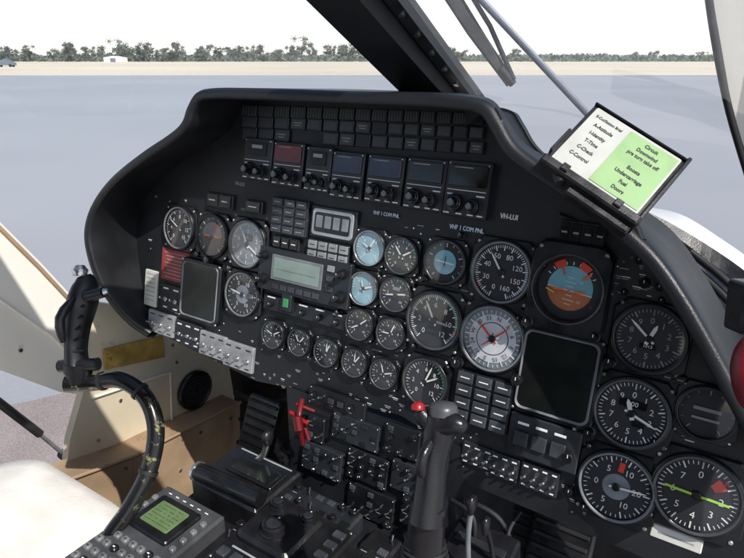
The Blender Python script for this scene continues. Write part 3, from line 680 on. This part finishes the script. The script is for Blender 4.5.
for x0,y0,x1,y1 in((556,170,560,184),(634,226,641,242)): mb.tube([W(x0,y0,.63),W(x1,y1,.62)],.006,DARKP,n=10)
worldbuild(mb,'holder',WM[base].translation,base)
mb=MB(); mb.box(0,0,-.002,cw*.98,ch*.96,.0025,CARDW,r=.002,b=.0003)
mb.box(cw*.2,-.0,.0006,cw*.54,ch*.88,.0006,CARDG,r=.001,b=.0001)
for i,t in enumerate(['E-Cut/Station Brief','A-Attitude','I-Identity','T-Time','C-Check','C-Control']): mb.btext(t,.0066 if i else .0052,-cw*.29,ch*.36-ch*.125*i,.0009,INK,sx=.8)
for t,y in(('Circuit',.36),('Downwind',.26),('pre turn take off',.17),('Boosts',-.02),('Undercarriage',-.13),('Fuel',-.24),('Doors',-.35)): mb.btext(t,.0068,cw*.2,ch*y,.0016,INK,sx=.8)
build(mb,'checklist_card',CM,base,label='white card with green right half and black writing')
# ------------------------------------------------------------------ helicopter body
body=empty('helicopter_cabin',(-.45,.4,CH-1.15),'white helicopter cabin with black windscreen post and cream linings','helicopter')
NP=V((0,.469,.883)); b0=V((-.45,.95,CH-.078)); dd=V((0,-.883,.469)); b1=b0+dd*.75
def sect(p,w,t): return [p+V((-w/2,0,0)), p+V((-w*.42,0,0))-NP*t, p+V((w*.42,0,0))-NP*t, p+V((w/2,0,0))]
mb=MB()
mb.loops([sect(b0,.085,.03),sect(b0+dd*.3,.085,.035),sect(b1,.09,.04)],HOOD,cap0=True)
mb.loops([[q+V((.054,0,.004)) for q in sect(b0,.022,.02)],[q+V((.054,0,.004)) for q in sect(b1,.022,.02)]],PLATE,cap0=True)
for i in range(14):
    p=b0+dd*(.03+.045*i)+V((.054,0,.004)); mb.tube([p-NP*.018,p-NP*.022],.004,STEEL,n=8)
worldbuild(mb,'windscreen_post',b0,body)
mb=MB(); mb.slab([V((-.75,.90,CH-.075)),V((-.42,.90,CH-.075)),V((-.395,1.0,CH-.095)),V((-.8,1.0,CH-.11))],(0,0,-.02),HOOD); worldbuild(mb,'cowl',(-.45,.95,CH-.1),body)
for sgn in(-1,1):
    mb=MB(); rr=[]
    for i in range(11):
        t=i/10; x=-.45+sgn*(.045+.62*t); yb=.97-.36*t**2.2
        rr.append([V((x,yb,CH-.10)),V((x,yb-.33*(1-.4*t),CH+.08)),V((x,.30-.1*t,CH+.28))])
    mb.loops(rr,WGLASS,True,cap1=False,closed=False)
    worldbuild(mb,'windscreen_pane',rr[0][0],body)
mb=MB(); zr=CH+.30
for x0,x1,y0,y1 in((-1.15,.05,.2,.28),(-.56,-.34,-.2,.2),(-1.15,-1.05,-.2,.2),(-1.15,.05,-1.2,-.2)):
    mb.slab([V((x0,y0,zr)),V((x1,y0,zr)),V((x1,y1,zr)),V((x0,y1,zr))],(0,0,.03),TAN)
worldbuild(mb,'added_shade_roof',(-.5,0,zr),body)  # unseen roof added to cut sky fill, gaps left for the sun
mb=MB(); mb.slab([V((-1.15,-1.2,CH-1.2)),V((.05,-1.2,CH-1.2)),V((.05,-1.2,zr)),V((-1.15,-1.2,zr))],(0,-.03,0),DARKP); worldbuild(mb,'added_dark_rear_wall',(-.5,-1.2,CH-1.2),body)  # unseen dark wall added so the dial glass reflects less sky
mb=MB(); P=[W(708,-30,.62),W(764,-30,.60),W(775,190,.66),W(742,165,.68),W(726,90,.66)]
mb.slab(P,V((.01,.03,0)),CREAM2); mb.tube(crom([W(705,-30,.615),W(715,40,.64),W(729,110,.66),W(748,175,.68)],5),.004,RUB,n=8)
worldbuild(mb,'door_frame',P[0],body)
mb=MB()
A=[W(560,184,.84),W(600,190,.86),W(640,208,.86),W(672,224,.85),W(712,248,.83),W(750,275,.80),W(800,320,.75)]
B=[W(560,215,.74),W(600,230,.74),W(640,265,.72),W(672,300,.70),W(712,350,.68),W(750,400,.66),W(800,470,.62)]
A=crom(A,4);B=crom(B,4)
mb.loops([[p+V((0,.02,-.03)) for p in A],A,[a*.93+b*.07-V((0,0,.012)) for a,b in zip(A,B)],[a*.8+b*.2-V((0,0,.012)) for a,b in zip(A,B)],B],DARKP,False,cap1=False,closed=False)
worldbuild(mb,'windscreen_sill',A[0],body)
for k,(o1,r_) in enumerate(((10,.0045),(17,.003),(24,.0055))):
    mb=MB(); mb.tube(crom([W(630,206+o1,.80),W(665,224+o1,.79),W(700,248+o1*1.1,.77),W(735,276+o1*1.3,.74),W(790,330+o1*1.5,.7)],5),r_,RUB if k!=1 else GREY,n=10)
    worldbuild(mb,'sill_cable',W(630,206+o1,.80),body)
mb=MB(); P=crom([W(640,206,1.25),W(680,214,1.25),W(720,238,1.2),W(760,268,1.15),W(820,330,1.1)],6); Q=[p+V((.05,-.22,-.12)) for p in P]
mb.loops([[p+V((0,.1,-.2)) for p in P],P,[p*.5+q*.5+V((0,0,.012)) for p,q in zip(P,Q)],Q],WPAINT,True,cap1=False,closed=False); worldbuild(mb,'nose_skin',P[0],body)
rh=empty('door_release_handle',W(752,400,.5),'dark red door release handle on a black bracket','handle')
mb=MB(); mb.tube(crom([W(757,412,.5),W(750,398,.5),W(745,374,.5),W(747,352,.5),W(758,336,.5)],4),[.005,.006,.0075,.0088,.0098,.0105,.011,.011,.011,.011,.0105,.010,.0095,.0088,.008,.007,.006],REDDK,n=18); worldbuild(mb,'handle_grip',W(752,400,.5),rh)
mb=MB(); mb.T=Matrix.Translation(W(742,306,.52))@Matrix.Rotation(ya,4,'Z')@Matrix.Rotation(math.radians(80),4,'X'); mb.box(.005,0,-.01,.026,.045,.025,DARKP,r=.004,b=.003); mb.box(-.002,.01,.015,.012,.012,.006,RUB); worldbuild(mb,'bracket',W(752,400,.5),rh)
# wipers
wp=empty('windscreen_wiper',W(596,122,.86),'black windscreen wiper with solid blade and thin arm','wiper')
mb=MB(); qa=[W(434,-20,.85),W(452,-20,.85),W(486,36,.865),W(515,81,.88),W(508,85,.88),W(468,32,.865)]
mb.slab(qa,Fv*.008,RUB); mb.tube([W(462,-20,.845),W(490,26,.86),W(514,80,.875)],.0035,DARKP,n=8); mb.tube([W(500,68,.87),W(513,84,.88)],.006,RUB,n=8)
worldbuild(mb,'wiper_blade',W(511,83,.88),wp)
mb=MB(); mb.tube([W(456,-30,.84),W(480,-2,.84),W(592,118,.86)],.0042,GREYP,n=10,sq=.6); mb.tube([W(477,-2,.845),W(589,118,.862)],.0026,RUB,n=8); worldbuild(mb,'wiper_arm',W(592,118,.86),wp)
mb=MB(); mb.tube([W(590,115,.86),W(600,128,.86)],[.009,.012],RUB,n=14); worldbuild(mb,'wiper_pivot',W(592,118,.86),wp)
# left door post / lining
mb=MB(); xw=-1.14
P=[PX(-160,60,xw),PX(0,222,xw),PX(40,262,xw),PX(80,305,xw),PX(110,330,xw),PX(96,396,xw),PX(60,392,xw),PX(0,370,xw),PX(-160,330,xw)]
mb.slab(P,(-.05,0,0),CREAM2)
mb.tube([PX(-160,66,-1.138),PX(0,228,-1.138),PX(40,268,-1.138),PX(80,311,-1.138)],.004,TAN,n=8)
mb.tube([PX(-160,170,-1.138),PX(0,300,-1.138),PX(50,335,-1.138),PX(88,372,-1.138)],.003,CREAM2,n=8)
for x_,y_ in((20,350),(70,370),(60,312)): c_=PX(x_,y_,-1.138); mb.tube([c_,c_+V((.004,0,0))],.004,STEEL,n=10)
worldbuild(mb,'door_post',P[0],body)
mb=MB(); P=[PX(80,300,-1.13),PX(150,310,-1.13),PX(300,330,-1.13),PX(300,470,-1.13),PX(240,470,-1.13),PX(140,500,-1.13),PX(60,520,-1.13),PX(70,440,-1.13),PX(84,390,-1.13)]
mb.slab(P,(-.02,0,0),CREAM)
mb.tube([PX(92,398,-1.126),PX(170,372,-1.126),PX(172,430,-1.126)],.0035,CREAM2,n=8)
for x_,y_ in((172,345),(176,362),(110,378),(160,420),(120,400),(222,400),(98,440)): c_=PX(x_,y_,-1.13); mb.tube([c_,c_+V((.004,0,0))],.004,STEEL,n=10)
worldbuild(mb,'side_lining',P[0],body)
mb=MB(); P=[PX(104,350,-1.12),PX(163,336,-1.12),PX(165,357,-1.12),PX(106,370,-1.12)]
mb.slab(P,(-.005,0,0),BRASS); worldbuild(mb,'placard',P[0],body,label='worn brown metal placard')
mb=MB(); c=PX(195,390,-1.12); mb.T=Matrix.Translation(c)@Matrix.Rotation(math.radians(90),4,'Y')
mb.lathe([(.052,-.005),(.052,.006),(.045,.009),(.043,.003)],DARKP,n=32)
for i in range(4): mb.lathe([(.008+.009*i,.004),(.0105+.009*i,.0055),(.013+.009*i,.004)],RUB,n=24,cap=False)
worldbuild(mb,'speaker',c,body,label='round black speaker grille')  # round speaker on the side lining
mb=MB(); P=[PX(50,486,-1.06),PX(135,455,-1.06),PX(240,402,-1.06),PX(240,470,-1.06),PX(140,540,-1.06),PX(50,570,-1.06)]
mb.slab(P,(-.08,0,0),TAN)
mb.tube([p+V((.002,0,0)) for p in P[:3]],.0045,TAN,n=8); mb.tube([PX(135,457,-1.058),PX(132,520,-1.058)],.003,TAN,n=8)
for x_,y_ in((70,490),(125,468),(150,462),(200,432),(230,418),(180,470)): c_=PX(x_,y_,-1.06); mb.tube([c_,c_+V((.004,0,0))],.004,STEEL,n=10)
worldbuild(mb,'sill_trim',P[0],body)
mb=MB(); mb.T=Matrix.Translation(V((-.45,.35,CH-1.2))); mb.box(0,0,0,1.36,1.4,.05,FLOOR,r=.01,b=.005)
worldbuild(mb,'cabin_floor_panel',(-.45,.35,CH-1.2),body)
mb=MB(); mb.slab([V((-1.14,1.05,CH-1.2)),V((.4,1.05,CH-1.2)),V((.4,.98,CH-.35)),V((-1.14,.98,CH-.35))],(0,.02,0),DARKP)
worldbuild(mb,'nose_bulkhead',(-.45,1.05,CH-1.2),body)
mb=MB()
for a_,b_,c_,r_ in(((236,392,.95),(262,404,.93),(292,400,.9),.009),((240,418,.95),(258,440,.93),(290,452,.9),.006),((235,440,.96),(260,455,.95),(290,470,.9),.005)):
    mb.tube(crom([PY(a_[0],a_[1],a_[2]),PY(b_[0],b_[1],b_[2]),PY(c_[0],c_[1],c_[2])],6),r_,RUB,n=10)
worldbuild(mb,'wiring_loom',PY(236,392,.95),body)
mb=MB(); mb.tube([PX(-60,357,-1.2),PX(40,434,-1.2)],.009,RUB,n=12); mb.tube([PX(40,434,-1.2),PX(66,456,-1.2)],.005,STEEL,n=12); mb.tube([PX(62,453,-1.2),PX(74,462,-1.2)],.012,DARKP,n=12)
worldbuild(mb,'door_strut',PX(74,462,-1.2),body)
# seat
seat=empty('pilot_seat',(-.95,.1,CH-1.1),'cream fabric seat cushion beside the centre console','seat')
mb=MB(); mb.T=Matrix.Translation(V((-.97,.18,CH-.87)))
rings=[]
for z,w,h,r in((0,.36,.56,.06),(.05,.40,.62,.07),(.09,.40,.62,.08),(.094,.392,.612,.08),(.098,.40,.62,.08),(.118,.38,.60,.09),(.13,.33,.55,.1),(.135,.2,.4,.1)):
    rings.append([(a,b,z) for a,b in rrect(w,h,r,8)])
mb.loops(rings,SEATM,True,cap0=True); worldbuild(mb,'cushion',(-.97,.18,CH-.87),seat)
mb=MB(); mb.T=Matrix.Translation(V((-.97,.18,CH-1.1))); mb.box(0,0,0,.34,.5,.23,DARKP,r=.03,b=.01); worldbuild(mb,'seat_frame',(-.97,.18,CH-1.1),seat)
# ------------------------------------------------------------------ setting
def gmat(name,c1,c2,scale,rough=.9,sc2=None,spec=.3,mixw=.5):
    m=bpy.data.materials.new(name); m.use_nodes=True; nt=m.node_tree; b=nt.nodes['Principled BSDF']; b.inputs['Roughness'].default_value=rough; b.inputs['Specular IOR Level'].default_value=spec
    g=nt.nodes.new('ShaderNodeNewGeometry'); n=nt.nodes.new('ShaderNodeTexNoise'); n.inputs['Scale'].default_value=scale; n.inputs['Detail'].default_value=8
    n2=nt.nodes.new('ShaderNodeTexNoise'); n2.inputs['Scale'].default_value=sc2 or scale*60; n2.inputs['Detail'].default_value=4
    nt.links.new(g.outputs['Position'],n.inputs['Vector']); nt.links.new(g.outputs['Position'],n2.inputs['Vector'])
    mu=nt.nodes.new('ShaderNodeMix'); mu.data_type='FLOAT'; mu.inputs[0].default_value=mixw
    nt.links.new(n.outputs['Fac'],mu.inputs[2]); nt.links.new(n2.outputs['Fac'],mu.inputs[3])
    r=nt.nodes.new('ShaderNodeValToRGB'); r.color_ramp.elements[0].position=.38; r.color_ramp.elements[1].position=.62
    r.color_ramp.elements[0].color=(*c1,1); r.color_ramp.elements[1].color=(*c2,1)
    nt.links.new(mu.outputs[0],r.inputs['Fac']); nt.links.new(r.outputs['Color'],b.inputs['Base Color']); return m
GR=gmat('dry_grass',(.56,.49,.38),(.72,.66,.54),.02)
AP=gmat('apron_asphalt',(.295,.298,.318),(.36,.362,.38),.09,sc2=40.,mixw=.3,rough=.36,spec=.5)
PK=gmat('weathered_tarmac',(.20,.165,.16),(.38,.33,.32),1.5,sc2=160.,mixw=.7)
mb=MB(); mb.poly([(-3000,-800,0),(3000,-800,0),(3000,3500,0),(-3000,3500,0)],GR); build(mb,'ground',kind='structure')
mb=MB(); hx=Fh; rx=Rv
def gp(a,b,z=.004): p=hx*a+rx*b; return (p.x,p.y,z)
mb.poly([gp(-60,-300),gp(-60,300),gp(88,300),gp(84,120),gp(80,40),gp(79,-40),gp(84,-300)],AP); build(mb,'apron',kind='structure')
mb=MB(); rnd=random.Random(5)
mb.poly([(-1.0+3.2*math.cos(2*math.pi*i/40)*(1+rnd.uniform(-.05,.05)),-.3+3.0*math.sin(2*math.pi*i/40)*(1+rnd.uniform(-.05,.05)),.008) for i in range(40)],PK); build(mb,'tarmac_patch',kind='structure')
LEAF=gmat('foliage',(.085,.11,.09),(.165,.195,.165),.6,sc2=3.); BARK=mat('bark',(.15,.13,.12),.9)
def treemesh(seed,h,wd):
    rnd=random.Random(seed); t=MB(); t.tube([(0,0,0),(.2,0,h*.25),(.1,.2,h*.5)],[.35,.25,.12],BARK,n=7)
    for i in range(5):
        a=rnd.uniform(0,6.28); t.tube([(.1,0,h*.25+i*.3),(math.cos(a)*wd*.3,math.sin(a)*wd*.3,h*.6)],[.14,.05],BARK,n=5)
    c=MB()
    lobes=[(rnd.gauss(0,wd*.25),rnd.gauss(0,wd*.25),h*rnd.uniform(.38,.88),rnd.uniform(.12,.24)*wd+.5) for _ in range(10)]
    for lx,ly,lz,lr in lobes:
        for _ in range(90):
            d=V((rnd.gauss(0,1),rnd.gauss(0,1),rnd.gauss(0,.7))); d=d.normalized()*lr*rnd.uniform(.2,1.0); p=V((lx,ly,lz))+d
            s=rnd.uniform(.25,.5); u=V((rnd.gauss(0,1),rnd.gauss(0,1),rnd.gauss(0,1))).normalized(); w=u.orthogonal().normalized()
            c.add([p-u*s,p-w*s*.7,p+u*s,p+w*s*.7],[(0,1,2,3)],LEAF)
    return t,c
protos=[]
for i in range(6):
    h=[11,9,13,8,10,12][i]; wd=[9,10,8,9,12,8][i]; t,c=treemesh(i,h,wd)
    tm=build(t,'trunk_proto'); cm=build(c,'crown_proto'); protos.append((tm.data,cm.data)); bpy.data.objects.remove(tm); bpy.data.objects.remove(cm)
rnd=random.Random(3)
for i in range(215):
    b=-300+ i*2.92+rnd.uniform(-2,2); a=rnd.uniform(390,450)
    if b<-243: continue
    p=hx*a+rx*b; sc=rnd.choice([.45,.55,.6,.7,.8,.9])
    if rnd.random()<.13: sc*=1.4
    if b>60: sc*=.58
    e=bpy.data.objects.new('tree',None); e['label']='distant gum tree at the airfield edge'; e['category']='tree'; e['group']='trees along the airfield edge'
    link(e,Matrix.Translation(p)@Matrix.Rotation(rnd.uniform(0,6),4,'Z')@Matrix.Scale(sc,4),None)
    td,cd=protos[rnd.randrange(6)]
    for nm,dt in(('trunk',td),('crown',cd)): link(bpy.data.objects.new(nm,dt),WM[e],e)
mb=MB()
for i in range(11000):
    b=rnd.uniform(-330,340); a=rnd.uniform(395,470); p=hx*a+rx*b+V((0,0,rnd.uniform(0,1)**1.3*3.8)); s=rnd.uniform(.5,1.3)
    u=V((rnd.gauss(0,1),rnd.gauss(0,1),rnd.gauss(0,1))).normalized(); w=u.orthogonal().normalized(); mb.add([p-u*s,p-w*s,p+u*s,p+w*s],[(0,1,2,3)],LEAF)
build(mb,'scrub',kind='stuff')
d=ray(6,67); t=CH/-d.z; d0=C+d*t
mb=MB(); M0=Matrix.Translation(V((d0.x,d0.y,0)))@Matrix.Rotation(math.radians(40),4,'Z'); mb.T=M0
sideprof=[(-2.2,.4),(-2.2,1.0),(-1.4,1.1),(-.9,1.65),(1.0,1.7),(1.7,1.1),(2.2,1.0),(2.2,.4)]
mb.slab([V((x,-.85,z)) for x,z in sideprof],(0,1.7,0),GREYP)
carb=empty('parked_car',(d0.x,d0.y,0),'dark car parked far off on the apron','car')
worldbuild(mb,'car_body',(d0.x,d0.y,0),carb)
for x in(-1.4,1.4):
    for y in(-.86,.86):
        w_=MB(); w_.T=M0; w_.tube([V((x,y-.1,.34)),V((x,y+.1,.34))],.34,RUB,n=18); worldbuild(w_,'wheel',(d0.x,d0.y,0),carb)
p=hx*350+rx*(-142); mb=MB(); mb.T=Matrix.Translation(p)@Matrix.Rotation(ya,4,'Z')
mb.slab([V((-5,0,0)),V((5,0,0)),V((5,0,2.4)),V((0,0,3.2)),V((-5,0,2.4))],(0,8,0),WPAINT); mb.box(0,-.05,0,3,.08,2.,GREYP)
hb=worldbuild(mb,'hangar',p,None); hb['label']='small white shed among the distant trees'; hb['category']='building'
# ------------------------------------------------------------------ light
sc=bpy.context.scene
w=bpy.data.worlds.new('World'); sc.world=w; w.use_nodes=True; nt=w.node_tree
el=math.radians(48); az=math.radians(112)
sk=nt.nodes.new('ShaderNodeTexSky'); sk.sky_type='NISHITA'; sk.sun_disc=False; sk.sun_elevation=el; sk.sun_rotation=az; sk.dust_density=1.; sk.air_density=1.
tc=nt.nodes.new('ShaderNodeTexCoord'); sp=nt.nodes.new('ShaderNodeSeparateXYZ'); nt.links.new(tc.outputs['Generated'],sp.inputs[0])
mr=nt.nodes.new('ShaderNodeMapRange'); mr.inputs['From Min'].default_value=0; mr.inputs['From Max'].default_value=.24; mr.inputs['To Min'].default_value=1; mr.inputs['To Max'].default_value=0
nt.links.new(sp.outputs['Z'],mr.inputs['Value'])
mx=nt.nodes.new('ShaderNodeMix'); mx.data_type='RGBA'; mx.blend_type='ADD'; mx.clamp_result=False
nt.links.new(mr.outputs[0],mx.inputs['Factor']); nt.links.new(sk.outputs[0],mx.inputs['A']); mx.inputs['B'].default_value=(6.2,5.9,5.9,1)
nt.links.new(mx.outputs['Result'],nt.nodes['Background'].inputs[0]); nt.nodes['Background'].inputs[1].default_value=.12
L=bpy.data.lights.new('sun','SUN'); L.energy=5.; L.angle=math.radians(.5); L.color=(1,.96,.9)
lo=bpy.data.objects.new('sun',L); COL.objects.link(lo)
ts=V((math.sin(az)*math.cos(el),math.cos(az)*math.cos(el),math.sin(el)))
lo.rotation_euler=ts.to_track_quat('Z','Y').to_euler()
cam=bpy.data.cameras.new('camera'); co=bpy.data.objects.new('camera',cam); COL.objects.link(co)
cam.sensor_width=36; cam.lens=36*FP/744; cam.clip_start=.02; cam.clip_end=8000
co.matrix_world=Matrix.Translation(C)@Matrix((Rv,Uv,-Fv)).transposed().to_4x4(); sc.camera=co
sc.view_settings.view_transform='Standard'; sc.view_settings.look='None'; sc.view_settings.exposure=0
